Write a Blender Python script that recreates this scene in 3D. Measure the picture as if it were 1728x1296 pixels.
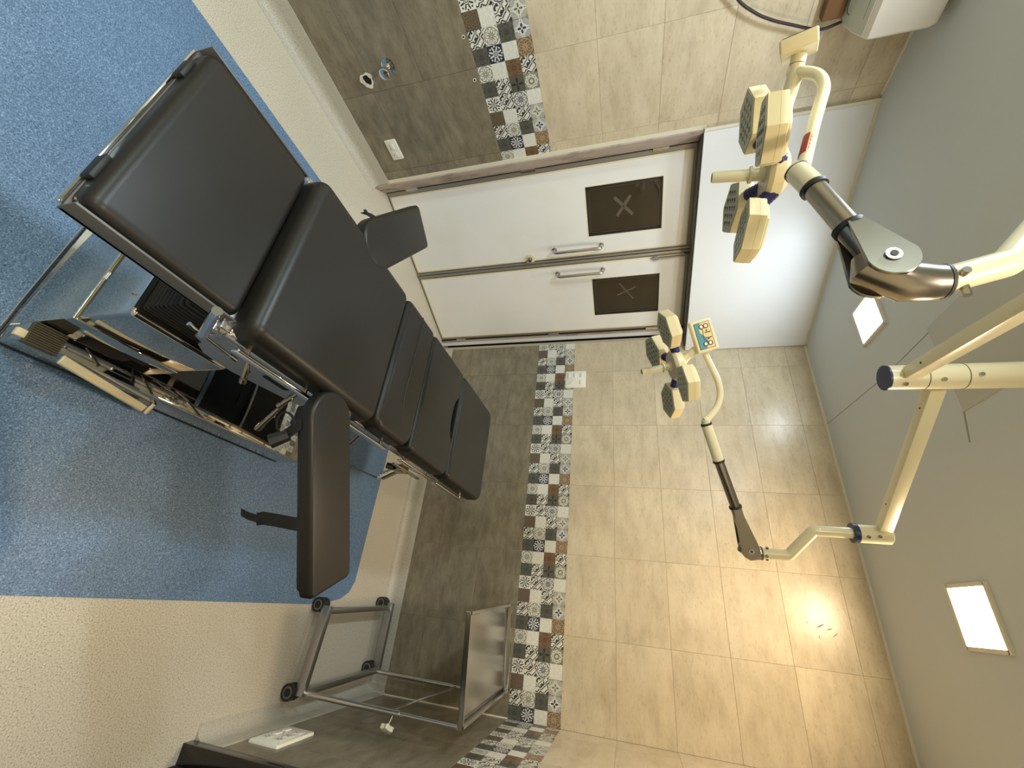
import bpy, bmesh, math, random
from mathutils import Vector, Matrix
random.seed(4)
PI = math.pi
S = bpy.context.scene
COL = S.collection
for o in list(bpy.data.objects):
    bpy.data.objects.remove(o)

# ------------------------------------------------------------------ camera
cam = bpy.data.cameras.new('camera')
camo = bpy.data.objects.new('camera', cam); COL.objects.link(camo)
cam.lens = 14.45; cam.sensor_width = 36; cam.sensor_fit = 'HORIZONTAL'; cam.clip_start = .02
pi_, ro_, ya_ = math.radians(-15.2355), math.radians(-1.4802), math.radians(-28.6157)
fw = Vector((math.sin(ya_)*math.cos(pi_), math.cos(ya_)*math.cos(pi_), math.sin(pi_)))
rt = Vector((math.cos(ya_), -math.sin(ya_), 0)); up = rt.cross(fw)
r2 = rt*math.cos(ro_)+up*math.sin(ro_); u2 = -rt*math.sin(ro_)+up*math.cos(ro_)
cx, cy, cz = u2, -r2, -fw                      # the phone is held turned by 90 degrees
camo.matrix_world = Matrix(((cx.x, cy.x, cz.x, 0), (cx.y, cy.y, cz.y, 0), (cx.z, cy.z, cz.z, 1.5854), (0, 0, 0, 1)))
S.camera = camo
# ------------------------------------------------------------------ world, lamps, exposure
w = bpy.data.worlds.new('world'); S.world = w; w.use_nodes = True
w.node_tree.nodes['Background'].inputs[0].default_value = (.5, .55, .6, 1)
w.node_tree.nodes['Background'].inputs[1].default_value = .3
S.view_settings.view_transform = 'Standard'; S.view_settings.look = 'None'
S.view_settings.exposure = .46; S.view_settings.gamma = 1; S.view_settings.use_curve_mapping = False
WARM = (1, .77, .50); COOL = (.78, .91, 1.0); NEUT = (1, .86, .68); GRN = (.82, 1, .96)
# x, y, colour, watts
PANELS = [(-.122, 2.132, WARM, 13), (-1.50, 2.12, COOL, 4.2), (-.122, .30, NEUT, 10), (-1.50, .30, COOL, 20),
          (-.122, -1.5, NEUT, 14), (-1.50, -1.5, GRN, 30)]  # last panel is added out of view, standing in for greenish window light
CEIL = 2.837
YB, XL, XR, YF = 2.856, -2.363, .5965, -2.2

# ------------------------------------------------------------------ node expression helper
class X:
    def __init__(s, nt, v): s.nt, s.v = nt, v
    def _m(s, op, *a, clamp=False):
        n = s.nt.nodes.new('ShaderNodeMath'); n.operation = op; n.use_clamp = clamp
        for i, q in enumerate((s,)+a):
            q = q.v if isinstance(q, X) else q
            if isinstance(q, (int, float)): n.inputs[i].default_value = q
            else: s.nt.links.new(q, n.inputs[i])
        return X(s.nt, n.outputs[0])
    def __add__(s, o): return s._m('ADD', o)
    __radd__ = __add__
    def __sub__(s, o): return s._m('SUBTRACT', o)
    def __rsub__(s, o): return (s*-1)+o
    def __mul__(s, o): return s._m('MULTIPLY', o)
    __rmul__ = __mul__
    def __truediv__(s, o): return s._m('DIVIDE', o)
    def lt(s, o): return s._m('LESS_THAN', o)
    def gt(s, o): return s._m('GREATER_THAN', o)
    def abs(s): return s._m('ABSOLUTE')
    def sin(s): return s._m('SINE')
    def cos(s): return s._m('COSINE')
    def sqrt(s): return s._m('SQRT')
    def mx(s, o): return s._m('MAXIMUM', o)
    def mn(s, o): return s._m('MINIMUM', o)
    def mod(s, o): return s._m('FLOORED_MODULO', o)
    def frac(s): return s._m('FRACT')
    def at2(s, o): return s._m('ARCTAN2', o)

def srgb(r, g, b):
    return tuple((c/255/12.92 if c/255 <= .04045 else ((c/255+.055)/1.055)**2.4) for c in (r, g, b))+(1,)

def newmat(name, col=(.5, .5, .5, 1), rough=.5, metal=0, spec=.5, coat=0):
    m = bpy.data.materials.new(name); m.use_nodes = True
    b = m.node_tree.nodes['Principled BSDF']
    b.inputs['Base Color'].default_value = col; b.inputs['Roughness'].default_value = rough
    b.inputs['Metallic'].default_value = metal; b.inputs['Specular IOR Level'].default_value = spec
    b.inputs['Coat Weight'].default_value = coat
    return m

def N(m, t, **k):
    n = m.node_tree.nodes.new(t)
    for a, v in k.items(): setattr(n, a, v)
    return n
def L(m, a, b): m.node_tree.links.new(a, b)
def bsdf(m): return m.node_tree.nodes['Principled BSDF']

def noise(m, scale, detail=3, stretch=(1, 1, 1), rough=.5, rand=False):
    tc = N(m, 'ShaderNodeTexCoord'); mp = N(m, 'ShaderNodeMapping'); mp.inputs['Scale'].default_value = stretch
    L(m, tc.outputs['Object'], mp.inputs['Vector'])
    if rand:
        oi = N(m, 'ShaderNodeObjectInfo'); vm = N(m, 'ShaderNodeVectorMath', operation='SCALE')
        cb = N(m, 'ShaderNodeCombineXYZ')
        for i in range(3): L(m, oi.outputs['Random'], cb.inputs[i])
        L(m, cb.outputs[0], vm.inputs[0]); vm.inputs['Scale'].default_value = 37
        L(m, vm.outputs[0], mp.inputs['Location'])
    n = N(m, 'ShaderNodeTexNoise'); n.inputs['Scale'].default_value = scale; n.inputs['Detail'].default_value = detail
    n.inputs['Roughness'].default_value = rough
    L(m, mp.outputs[0], n.inputs['Vector'])
    return n.outputs[0]

def ramp(m, fac, stops):
    r = N(m, 'ShaderNodeValToRGB'); e = r.color_ramp.elements
    while len(e) < len(stops): e.new(.5)
    for i, (p, c) in enumerate(stops): e[i].position = p; e[i].color = c
    L(m, fac, r.inputs[0]); return r.outputs[0]

def mix(m, f, a, b, mode='MIX'):
    n = N(m, 'ShaderNodeMix', data_type='RGBA', blend_type=mode)
    for i, q in ((0, f), (6, a), (7, b)):
        if isinstance(q, X): q = q.v
        if isinstance(q, (int, float, tuple)): n.inputs[i].default_value = q
        else: L(m, q, n.inputs[i])
    return n.outputs[2]

def bump(m, h, strength=.2, dist=.002):
    b = N(m, 'ShaderNodeBump'); b.inputs['Strength'].default_value = strength; b.inputs['Distance'].default_value = dist
    L(m, h, b.inputs['Height']); L(m, b.outputs[0], bsdf(m).inputs['Normal'])

# ------------------------------------------------------------------ materials
M = {}
def tile_mat(name, c0, c1, c2, rough, stretch=(1, 1, 1)):
    m = newmat(name, rough=rough)
    a = noise(m, 9, 6, stretch, .65, True); b = noise(m, 60, 3, stretch, .6, True); c = noise(m, 3.2, 3, (1, 1, 1), .5, True)
    col = ramp(m, a, [(.25, c0), (.5, c1), (.78, c2)])
    fl = ramp(m, b, [(.30, (.66, .63, .58, 1)), (.44, (1, 1, 1, 1))])
    col = mix(m, .55, col, fl, 'MULTIPLY')
    cl = ramp(m, c, [(.3, (.88, .87, .85, 1)), (.7, (1.04, 1.03, 1.0, 1))])
    col = mix(m, 1.0, col, cl, 'MULTIPLY')
    L(m, col, bsdf(m).inputs['Base Color']); bump(m, b, .12, .0006)
    return m
M['tile_light'] = tile_mat('light_stone_tile', srgb(186, 172, 146), srgb(206, 193, 168), srgb(216, 205, 182), .30, (.7, 1.0, 2.0))
M['tile_dark'] = tile_mat('dark_stone_tile', srgb(104, 97, 82), srgb(130, 122, 104), srgb(150, 143, 124), .33, (.9, 1, 2.2))
M['grout'] = newmat('grout', srgb(176, 166, 140), .9)
M['paint'] = newmat('wall_paint', srgb(190, 180, 160), .8)

def speckle(name, base, dark, light, sc=230, fine=.5):
    m = newmat(name, rough=.42)
    a = noise(m, sc, 2, rough=.7); b = noise(m, sc*.45, 1); c = noise(m, 1.3, 3)
    col = ramp(m, a, [(.34, dark), (.46, base), (.55, base), (.68, light)])
    fl = ramp(m, b, [(.25, dark), (.31, (1, 1, 1, 1))])
    col = mix(m, fine, col, fl, 'MULTIPLY')
    cl = ramp(m, c, [(.3, (.93, .92, .90, 1)), (.7, (1.03, 1.03, 1.03, 1))])
    col = mix(m, 1, col, cl, 'MULTIPLY')
    L(m, col, bsdf(m).inputs['Base Color']); bump(m, a, .1, .0004)
    return m
M['floor'] = speckle('speckled_beige_vinyl', srgb(202, 195, 179), srgb(150, 138, 120), srgb(224, 218, 204))
M['floor_blue'] = speckle('speckled_blue_vinyl', srgb(97, 127, 163), srgb(58, 80, 112), srgb(148, 174, 204), 260, .5)
M['cove'] = speckle('cove_vinyl', srgb(186, 182, 170), srgb(160, 154, 142), srgb(205, 202, 192))
M['ceiling'] = newmat('ceiling_paint', srgb(200, 205, 203), .75)
h = noise(M['ceiling'], 300, 2); bump(M['ceiling'], h, .08, .0004)
M['cornice'] = newmat('cornice_paint', srgb(222, 216, 196), .6)
M['laminate'] = newmat('white_laminate', srgb(228, 230, 232), .42)
M['patch'] = newmat('ceiling_patch_paint', srgb(192, 192, 182), .8)

def laminate_worn():
    m = newmat('worn_white_laminate', rough=.32)
    n = noise(m, 4, 4)
    col = ramp(m, n, [(.2, srgb(230, 228, 220)), (.5, srgb(234, 234, 232))])
    L(m, col, bsdf(m).inputs['Base Color']); return m
M['door_white'] = laminate_worn()
M['glue'] = newmat('yellowed_sealant', srgb(226, 216, 176), .5)
M['door_metal'] = newmat('door_edge_grey', srgb(150, 146, 138), .4, .35)
M['jamb'] = newmat('jamb_painted_metal', rough=.5)
n = noise(M['jamb'], 8, 6, (1, 1, .4), .7)
L(M['jamb'], ramp(M['jamb'], n, [(.3, srgb(120, 100, 84)), (.48, srgb(176, 162, 152)), (.7, srgb(190, 180, 170))]), bsdf(M['jamb']).inputs['Base Color'])
M['dark_metal'] = newmat('dark_frame', srgb(70, 66, 62), .4, .3)
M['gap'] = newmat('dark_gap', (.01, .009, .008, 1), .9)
M['black_frame'] = newmat('black_window_gasket', srgb(38, 34, 32), .35)
M['glass'] = newmat('dark_film_glass', srgb(46, 40, 28), .04, 0, .6)
M['tape'] = newmat('translucent_tape', srgb(92, 84, 72), .5)
M['steel'] = newmat('brushed_steel', (.58, .56, .53, 1), .22, 1)
M['chrome'] = newmat('chrome', (.72, .71, .70, 1), .07, 1)
M['steel_satin'] = newmat('satin_steel_plate', (.44, .44, .44, 1), .38, 1)
m = newmat('scuffed_mirror_steel', (.56, .54, .50, 1), .06, 1); M['mirror'] = m
n = noise(m, 14, 6, (1, 1, .35), .7)
L(m, ramp(m, n, [(.5, (.03, .03, .03, 1)), (.8, (.12, .12, .12, 1))]), bsdf(m).inputs['Roughness'])
M['leather'] = newmat('black_upholstery', srgb(30, 29, 27), .40, 0, .34)
n = noise(M['leather'], 500, 2); bump(M['leather'], n, .08, .0003)
M['rubber'] = newmat('black_rubber', (.012, .012, .013, 1), .55)
M['rubber_grey'] = newmat('ribbed_pedal_rubber', srgb(74, 70, 56), .6)
M['plate_grey'] = newmat('grey_pad_base', srgb(92, 92, 92), .45, .2)
M['fabric'] = newmat('black_webbing', (.008, .008, .008, 1), .9)
M['enamel'] = newmat('cream_enamel', srgb(228, 219, 184), .28, 0, .5, .2)
M['lamp_plastic'] = newmat('cream_lamp_plastic', srgb(226, 212, 168), .42)
M['hub_grey'] = newmat('pale_grey_hub', srgb(196, 186, 164), .4)
M['led_plate'] = newmat('grey_green_lens_plate', srgb(160, 164, 142), .4)
M['led'] = newmat('lens_wells', srgb(88, 92, 76), .15)
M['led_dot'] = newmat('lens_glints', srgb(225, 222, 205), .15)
M['blue'] = newmat('navy_rubber', srgb(38, 36, 92), .45)
M['blue_cap'] = newmat('navy_plastic_cap', srgb(28, 44, 84), .4)
M['arm_steel'] = newmat('dull_polished_steel', (.34, .31, .26, 1), .27, 1)
M['white_plastic'] = newmat('white_switch_plastic', srgb(236, 234, 222), .35)
M['slot'] = newmat('socket_slots', srgb(70, 66, 60), .6)
M['ac_white'] = newmat('air_conditioner_shell', srgb(224, 218, 206), .25)
M['ac_grey'] = newmat('air_conditioner_underside', srgb(196, 200, 186), .45)
M['seam'] = newmat('ceiling_seam', srgb(150, 150, 136), .8)
M['scuff'] = newmat('scuff', srgb(128, 104, 68), .8)
M['wood'] = newmat('brown_wood', srgb(120, 84, 48), .6)
M['cable'] = newmat('dark_brown_cable', srgb(44, 26, 22), .5)
M['granite'] = newmat('black_granite', (.008, .007, .007, 1), .12)
M['panel_teal'] = newmat('teal_print', srgb(70, 140, 150), .5)
M['panel_tan'] = newmat('tan_print', srgb(226, 202, 140), .5)
M['print_dark'] = newmat('dark_print', srgb(96, 62, 44), .5)
M['print_red'] = newmat('red_print', srgb(150, 16, 24), .5)
M['plaster'] = newmat('white_plaster', srgb(226, 220, 206), .8)
M['wheel'] = newmat('caster_tyre', (.014, .013, .012, 1), .5)
M['wheel_disc'] = newmat('caster_disc', srgb(110, 110, 108), .4)
M['knob'] = newmat('pale_plastic_knob', srgb(214, 212, 198), .3)
M['ledge'] = newmat('gold_highlight_metal', (.92, .88, .78, 1), .2, 1)  # pale colour carries the edge highlights; also the brass-like clamp socket
for nm, c in (('w', WARM), ('c', COOL), ('n', NEUT), ('g', GRN)):
    m = newmat('led_diffuser_'+nm); bs = bsdf(m); bs.inputs['Emission Color'].default_value = c+(1,)
    bs.inputs['Emission Strength'].default_value = 12; M['led_'+nm] = m

# patchwork prints: each is a flat print on a small square, drawn from the square's own coordinates
def pattern(kind, bg, fg, fg2=None):
    m = newmat('print_'+kind, rough=.35); nt = m.node_tree
    tc = N(m, 'ShaderNodeTexCoord'); sp = N(m, 'ShaderNodeSeparateXYZ'); L(m, tc.outputs['UV'], sp.inputs[0])
    x = X(nt, sp.outputs[0])*2-1; y = X(nt, sp.outputs[1])*2-1
    r = (x*x+y*y).sqrt(); th = y.at2(x)
    def petals(n, rc, a, b, off=0.):
        t = (th+off).mod(2*PI/n)-PI/n
        u = (r*t.cos()-rc)/a; v = (r*t.sin())/b
        return u*u+v*v
    one = X(nt, 1.0) if False else (x*0+1)
    k = kind.split('_')[0]
    f2 = None
    if k == 'plain': f = x*0
    elif k == 'daisy':
        e = petals(10, .55, .24, .12)
        ring = (r-.92).abs().lt(.05)
        f = (e-1.15).abs().lt(.45).mx(ring).mx((r-.16).abs().lt(.06)).mx(((x.abs()+y.abs())-1.72).abs().lt(.07))
    elif k == 'maze':
        d = ((x+1)*.5)*4; e = ((y+1)*.5)*4
        lob = d.mx(e)*.62+(d+e)*.28+((d*3.1).sin()*(e*3.1).sin())*.35
        f = (lob*1.35).frac().lt(.46)
    elif k == 'snow':
        e = petals(8, .62, .30, .10); e2 = petals(8, .86, .10, .12, PI/8)
        f = 1-((e.lt(1)).mx(e2.lt(1)).mx(r.lt(.2)-r.lt(.1)).mx((r-.34).abs().lt(.04)))
    elif k == 'arab':
        e = petals(8, .5, .34, .10); f = (e-1).abs().lt(.5).mx((r-.16).abs().lt(.08)).mx(petals(4, .95, .25, .14, PI/4).lt(1))
    elif k == 'petal':
        f = petals(4, .52, .34, .16, PI/4).lt(1).mx(r.lt(.12))
    elif k == 'star':
        q = x.abs().mx(y.abs()); q2 = (x+y).abs().mx((x-y).abs())*.7071
        f = (q.mn(q2)-.62).abs().lt(.07).mx((q.mx(q2)-.52).abs().lt(.07)).mx(r.lt(.2)).mx(petals(8, .8, .22, .03).lt(1))
    elif k == 'arcs':
        ax = 1-x.abs(); ay = 1-y.abs(); rr = (ax*ax+ay*ay).sqrt(); ta = ay.at2(ax)
        fan = ((ta*(16/PI)).frac()).lt(.35)*rr.lt(.82)*rr.gt(.25)
        f = (rr-.9).abs().lt(.07).mx(fan).mx(petals(4, .3, .30, .2, PI/4).lt(1.7))
        f2 = petals(4, .32, .24, .13, PI/4).lt(1)
    elif k == 'ornate':
        f = ((r*16).sin()*(th*8).cos()).gt(.25)
    n1 = noise(m, 120, 3)
    bgc = mix(m, ramp(m, n1, [(.4, (0, 0, 0, 1)), (.62, (1, 1, 1, 1))]), bg, tuple(c*.88 for c in bg[:3])+(1,))
    c = mix(m, f, bgc, fg)
    if f2 is not None: c = mix(m, f2, c, fg2)
    L(m, c, bsdf(m).inputs['Base Color'])
    return m
OFFW = srgb(222, 222, 212); INK = srgb(60, 58, 56); NAVY = srgb(44, 48, 74)
PAT = dict(
    plain=pattern('plain', OFFW, OFFW),
    daisy=pattern('daisy_grey', OFFW, srgb(118, 116, 100)),
    daisyn=pattern('daisy_navy', OFFW, NAVY),
    daisyb=pattern('daisy_brown', srgb(118, 94, 68), srgb(176, 154, 124)),
    maze=pattern('maze', OFFW, INK),
    snow=pattern('snow', OFFW, NAVY), snoww=pattern('snow_white', INK, OFFW),
    arab=pattern('arab_grey', srgb(92, 92, 84), srgb(66, 66, 62)),
    arabb=pattern('arab_brown', srgb(122, 96, 70), srgb(88, 68, 52)),
    petal=pattern('petal', srgb(92, 90, 80), srgb(50, 46, 44)),
    star=pattern('star', srgb(132, 134, 116), srgb(210, 208, 196)),
    arcg=pattern('arcs_green', srgb(142, 142, 130), srgb(212, 210, 200), srgb(112, 118, 92)),
    arcn=pattern('arcs_navy', srgb(142, 142, 136), srgb(212, 212, 206), NAVY),
    ornate=pattern('ornate', srgb(112, 98, 80), srgb(82, 70, 56)))
BLOCK = [['daisy', 'plain', 'arabb', 'maze'], ['arab', 'maze', 'petal', 'star'], ['snoww', 'maze', 'daisyn', 'plain'],
         ['ornate', 'plain', 'maze', 'arcg'], ['maze', 'daisy', 'arab', 'arcn'], ['arab', 'snow', 'plain', 'daisyb']]

# ------------------------------------------------------------------ geometry helpers
def finish(bm, name, mat, parent=None, origin=None, smooth=35):
    me = bpy.data.meshes.new(name)
    bmesh.ops.recalc_face_normals(bm, faces=bm.faces[:])
    if origin is not None: bmesh.ops.translate(bm, verts=bm.verts[:], vec=-Vector(origin))
    bm.to_mesh(me); bm.free()
    for m_ in (mat if isinstance(mat, (list, tuple)) else [mat]): me.materials.append(M[m_] if isinstance(m_, str) else m_)
    if smooth:
        for p in me.polygons: p.use_smooth = True
        me.set_sharp_from_angle(angle=math.radians(smooth))
    o = bpy.data.objects.new(name, me); COL.objects.link(o)
    if parent is not None: o.parent = parent
    return o

class B:
    """collects shapes in world coordinates, becomes one mesh"""
    def __init__(s): s.bm = bmesh.new()
    def _merge(s, b2):
        me = bpy.data.meshes.new('t'); b2.to_mesh(me); b2.free(); s.bm.from_mesh(me); bpy.data.meshes.remove(me)
    def box(s, c, d, rot=None, bev=0, seg=2, mat=0):
        b = bmesh.new(); bmesh.ops.create_cube(b, size=1)
        bmesh.ops.scale(b, vec=d, verts=b.verts[:])
        if bev: bmesh.ops.bevel(b, geom=b.edges[:], offset=bev, segments=seg, affect='EDGES', profile=.5)
        if rot is not None: bmesh.ops.transform(b, matrix=rot.to_4x4(), verts=b.verts[:])
        bmesh.ops.translate(b, vec=c, verts=b.verts[:])
        for f in b.faces: f.material_index = mat
        s._merge(b); return s
    def bb(s, lo, hi, **k):
        return s.box([(a+b)/2 for a, b in zip(lo, hi)], [abs(b-a) for a, b in zip(lo, hi)], **k)
    def tube(s, pts, r, n=14, fillet=0, fs=6, cap=True, ell=1.0):
        pts = [Vector(p) for p in pts]
        if fillet:
            q = [pts[0]]
            for i in range(1, len(pts)-1):
                a, b_, c = pts[i-1], pts[i], pts[i+1]
                f = min(fillet, (a-b_).length*.48, (c-b_).length*.48)
                p0 = b_+(a-b_).normalized()*f; p1 = b_+(c-b_).normalized()*f
                for k in range(fs+1):
                    t = k/fs; q.append(p0*(1-t)**2+b_*2*t*(1-t)+p1*t*t)
            q.append(pts[-1]); pts = q
        rs = r if isinstance(r, (list, tuple)) else [r]*len(pts)
        b = s.bm; rings = []
        d0 = (pts[1]-pts[0]).normalized(); ref = Vector((0, 0, 1)) if abs(d0.z) < .9 else Vector((1, 0, 0))
        nx = d0.cross(ref).normalized()
        for i, p in enumerate(pts):
            d = ((pts[i+1]-p).normalized() if i < len(pts)-1 else Vector())+((p-pts[i-1]).normalized() if i else Vector())
            d.normalize(); nx = (nx-d*nx.dot(d)).normalized(); ny = d.cross(nx)
            rings.append([b.verts.new(p+(nx*math.cos(2*PI*k/n)+ny*math.sin(2*PI*k/n)*ell)*rs[i]) for k in range(n)])
        for i in range(len(rings)-1):
            for k in range(n): b.faces.new((rings[i][k], rings[i][(k+1) % n], rings[i+1][(k+1) % n], rings[i+1][k]))
        if cap: b.faces.new(rings[0][::-1]); b.faces.new(rings[-1])
        return s
    def prism(s, pts, vec, bev_top=0, bev_all=0, seg=4, mat=0):
        """closed outline (3-D points) pushed along vec; bev_top rounds the far edge"""
        b = bmesh.new(); v = [b.verts.new(p) for p in pts]; f = b.faces.new(v)
        r = bmesh.ops.extrude_face_region(b, geom=[f]); nv = [e for e in r['geom'] if isinstance(e, bmesh.types.BMVert)]
        bmesh.ops.translate(b, vec=vec, verts=nv)
        top = set(nv)
        if bev_top:
            ed = [e for e in b.edges if e.verts[0] in top and e.verts[1] in top]
            bmesh.ops.bevel(b, geom=ed, offset=bev_top, segments=seg, affect='EDGES', profile=.5)
        if bev_all: bmesh.ops.bevel(b, geom=b.edges[:], offset=bev_all, segments=seg, affect='EDGES', profile=.5)
        for f in b.faces: f.material_index = mat
        s._merge(b); return s
    def quad(s, a, b, c, d, mat=0):
        f = s.bm.faces.new([s.bm.verts.new(p) for p in (a, b, c, d)]); f.material_index = mat; return s
    def done(s, name, mat, parent=None, origin=None, **k): return finish(s.bm, name, mat, parent, origin, **k)

def pieces(b_, name, mat, parent=None, origin=None, **k):
    """each separate shell becomes an object of its own"""
    bm = b_.bm; seen = set(); comps = []
    bm.verts.ensure_lookup_table()
    for v in bm.verts:
        if v in seen: continue
        st = [v]; seen.add(v); comp = []
        while st:
            q = st.pop(); comp.append(q)
            for e in q.link_edges:
                o = e.other_vert(q)
                if o not in seen: seen.add(o); st.append(o)
        comps.append(set(comp))
    out = []
    for c in comps:
        n = bmesh.new(); mp = {v: n.verts.new(v.co) for v in c}
        for f in bm.faces:
            if f.verts[0] in c: n.faces.new([mp[v] for v in f.verts])
        out.append(finish(n, name, mat, parent, origin, **k))
    bm.free(); return out

def root(name, loc, label, cat, group=None):
    o = bpy.data.objects.new(name, None); COL.objects.link(o); o.location = loc; o.empty_display_size = .05
    o['label'] = label; o['category'] = cat
    if group: o['group'] = group
    return o
def tag(o, label, cat, group=None):
    o['label'] = label; o['category'] = cat
    if group: o['group'] = group
    return o
def struct(o, label=None):
    o['kind'] = 'structure'
    if label: o['label'] = label
    return o
def part(o, label): o['label'] = label; return o
def rounded(x0, x1, y0, y1, r, z, seg=6):
    """rectangle outline with corner radii r (one number or four: x0y0, x1y0, x1y1, x0y1)"""
    rr = r if isinstance(r, (list, tuple)) else [r]*4
    cs = [(x0, y0, PI, 1, 1), (x1, y0, 1.5*PI, -1, 1), (x1, y1, 0, -1, -1), (x0, y1, .5*PI, 1, -1)]
    out = []
    for (x, y, a, sx, sy), q in zip(cs, rr):
        for k in range(seg+1):
            t = a+k/seg*PI/2; out.append(Vector((x+sx*q+q*math.cos(t), y+sy*q+q*math.sin(t), z)))
    return out

# ------------------------------------------------------------------ floor and ceiling
b = B(); b.bb((-3.2, YF, -.06), (1.9, YB+.1, 0)); fl = struct(b.done('floor', 'floor', smooth=0))
bl = [(-1.925, YF+.3), (.128, YF+.3), (.128, 2.05), (.118, 2.20), (.095, 2.32), (.06, 2.385), (.0, 2.418), (-1.2, 2.422), (-1.925, 2.422)]
b = B(); b.prism([Vector((x, y, -.004)) for x, y in bl], Vector((0, 0, .0052))); b.done('blue_floor_inlay', 'floor_blue', fl, smooth=0)
b = B(); b.bb((-3.2, YF, CEIL), (1.9, YB+.1, CEIL+.1)); ce = struct(b.done('ceiling', 'ceiling', smooth=0))
# ceiling board seams and the re-closed hatch
def cseam(x0, y0, x1, y1, w_=.004):
    d = Vector((x1-x0, y1-y0, 0)); n_ = Vector((-d.y, d.x, 0)).normalized()*w_/2; a = Vector((x0, y0, CEIL-.0008)); c = Vector((x1, y1, CEIL-.0008))
    B_ = B(); B_.prism([a-n_, c-n_, c+n_, a+n_], Vector((0, 0, .002))); return B_.done('board_seam', 'seam', ce, smooth=0)
cseam(-1.20, 2.84, -1.17, 2.20); cseam(-1.17, 2.20, -1.20, 1.0); cseam(-.815, 1.80, -.70, 1.835, .008)
b = B(); b.bb((-1.20, 1.30, CEIL-.004), (-.81, 1.80, CEIL+.01), bev=.003); b.done('ceiling_hatch', 'patch', ce)

# ------------------------------------------------------------------ tiled walls
ZB = 1.2027                               # top of the patchwork band
def tile_mesh(name, w_, h_, mat, th=.0035):
    bm = bmesh.new(); g = .0022 if mat is M['tile_dark'] else .0009; bv = .0007
    bmesh.ops.create_cube(bm, size=1); bmesh.ops.scale(bm, vec=(w_-g, th, h_-g), verts=bm.verts[:])
    bmesh.ops.translate(bm, verts=bm.verts[:], vec=(w_/2, -th/2, h_/2))
    front = [e for e in bm.edges if all(v.co.y < -th+1e-5 for v in e.verts)]
    bmesh.ops.bevel(bm, geom=front, offset=bv, segments=1, affect='EDGES')
    uv = bm.loops.layers.uv.new()
    for f in bm.faces:
        for l in f.loops: l[uv].uv = (l.vert.co.x/w_, l.vert.co.z/h_)
    me = bpy.data.meshes.new(name); bm.to_mesh(me); bm.free(); me.materials.append(mat); return me
_tc = {}
def put(wall, kind, s0, z0, w_, h_):
    key = (kind, round(w_, 4), round(h_, 4))
    if key not in _tc: _tc[key] = tile_mesh('tile', w_, h_, PAT[kind] if kind in PAT else M[kind])
    o = bpy.data.objects.new('tile' if kind not in PAT else 'mosaic_square', _tc[key]); COL.objects.link(o)
    o.parent = wall; o.location = (s0, 0, z0); return o
def tiled(name, origin, ang, s_lo, s_hi, joint, thick=.12, ztop=CEIL, zlo=.0, body_lo=None, body_hi=None):
    """wall whose face runs along local x from s_lo to s_hi; tiles sit 7 mm proud of its core"""
    b = B(); b.bb((body_lo if body_lo is not None else s_lo, 0, zlo), (body_hi if body_hi is not None else s_hi, thick, ztop))
    wl = struct(b.done(name, 'grout', smooth=0))
    # the tile face lies in the measured plane, so the core is set 7 mm behind it
    wl.location = Vector(origin)+Vector((-math.sin(ang), math.cos(ang), 0))*.0035; wl.rotation_euler = (0, 0, ang)
    k0 = math.floor((s_lo-joint)/.45); k1 = math.ceil((s_hi-joint)/.45)
    for k in range(k0, k1):
        a = max(joint+k*.45, s_lo); c = min(joint+(k+1)*.45, s_hi)
        if c-a < .012: continue
        for z0, z1 in ((.112, .3027), (.3027, .6027), (.6027, .9027)): put(wl, 'tile_dark', a, z0, c-a, z1-z0)
        z = ZB
        while z < ztop-.01:
            z1 = min(z+.3, ztop); put(wl, 'tile_light', a, z, c-a, z1-z); z = z1
        for i in range(6):
            p = joint+k*.45+i*.075; q = p+.075; p_ = max(p, s_lo); q_ = min(q, s_hi)
            if q_-p_ < .008: continue
            for j in range(4): put(wl, BLOCK[i][j], p_, .9027+j*.075, q_-p_, .075)
    return wl
wall_back = tiled('wall_back', (0, YB, 0), 0, -1.925, XR, -2.0956+.0, body_lo=-1.95, body_hi=XR+.2)
# left wall: local x runs along +y of the room
wall_left = tiled('wall_left', (XL, 0, 0), PI/2, -1.15, 1.487, .967, body_lo=YF, body_hi=1.487)
# right wall: local x runs along -y of the room
wall_right = tiled('wall_right', (XR, 0, 0), -PI/2, -YB, -1.645, -YB+.13, body_lo=-YB, body_hi=-1.645)
b = B(); b.bb((XR, -.9+1.6, 2.1), (XR+.13, 1.645, CEIL)); struct(b.done('wall_right_lintel', 'paint', smooth=0))
b = B(); b.bb((XR, YF, 0), (XR+.13, .7, CEIL)); struct(b.done('wall_right_near', 'tile_light', smooth=0))
b = B(); b.bb((-3.2, YF-.1, 0), (1.9, YF, CEIL)); struct(b.done('wall_front', 'tile_light', smooth=0))
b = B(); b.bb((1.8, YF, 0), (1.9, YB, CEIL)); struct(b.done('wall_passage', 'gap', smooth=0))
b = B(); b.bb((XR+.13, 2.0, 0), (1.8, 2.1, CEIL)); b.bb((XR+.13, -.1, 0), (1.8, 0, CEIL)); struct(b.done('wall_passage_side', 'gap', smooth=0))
# black stone reveal of the doorway in the right wall
d2 = B(); d2.bb((XR-.012, 1.600, .0), (XR+.19, 1.645, 2.1), bev=.002)
d2.bb((XR-.012, .70, .0), (XR+.19, .745, 2.1), bev=.002); d2.bb((XR-.012, .745, 2.055), (XR+.19, 1.6, 2.1), bev=.002)
d2 = struct(d2.done('door_2', 'granite'))
b = B(); b.bb((XR+.05, .75, .001), (XR+.09, 1.598, 2.05)); b.done('door_leaf', 'gap', d2, smooth=0)  # flat black sheet, the dark inside of the doorway put into colour

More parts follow.
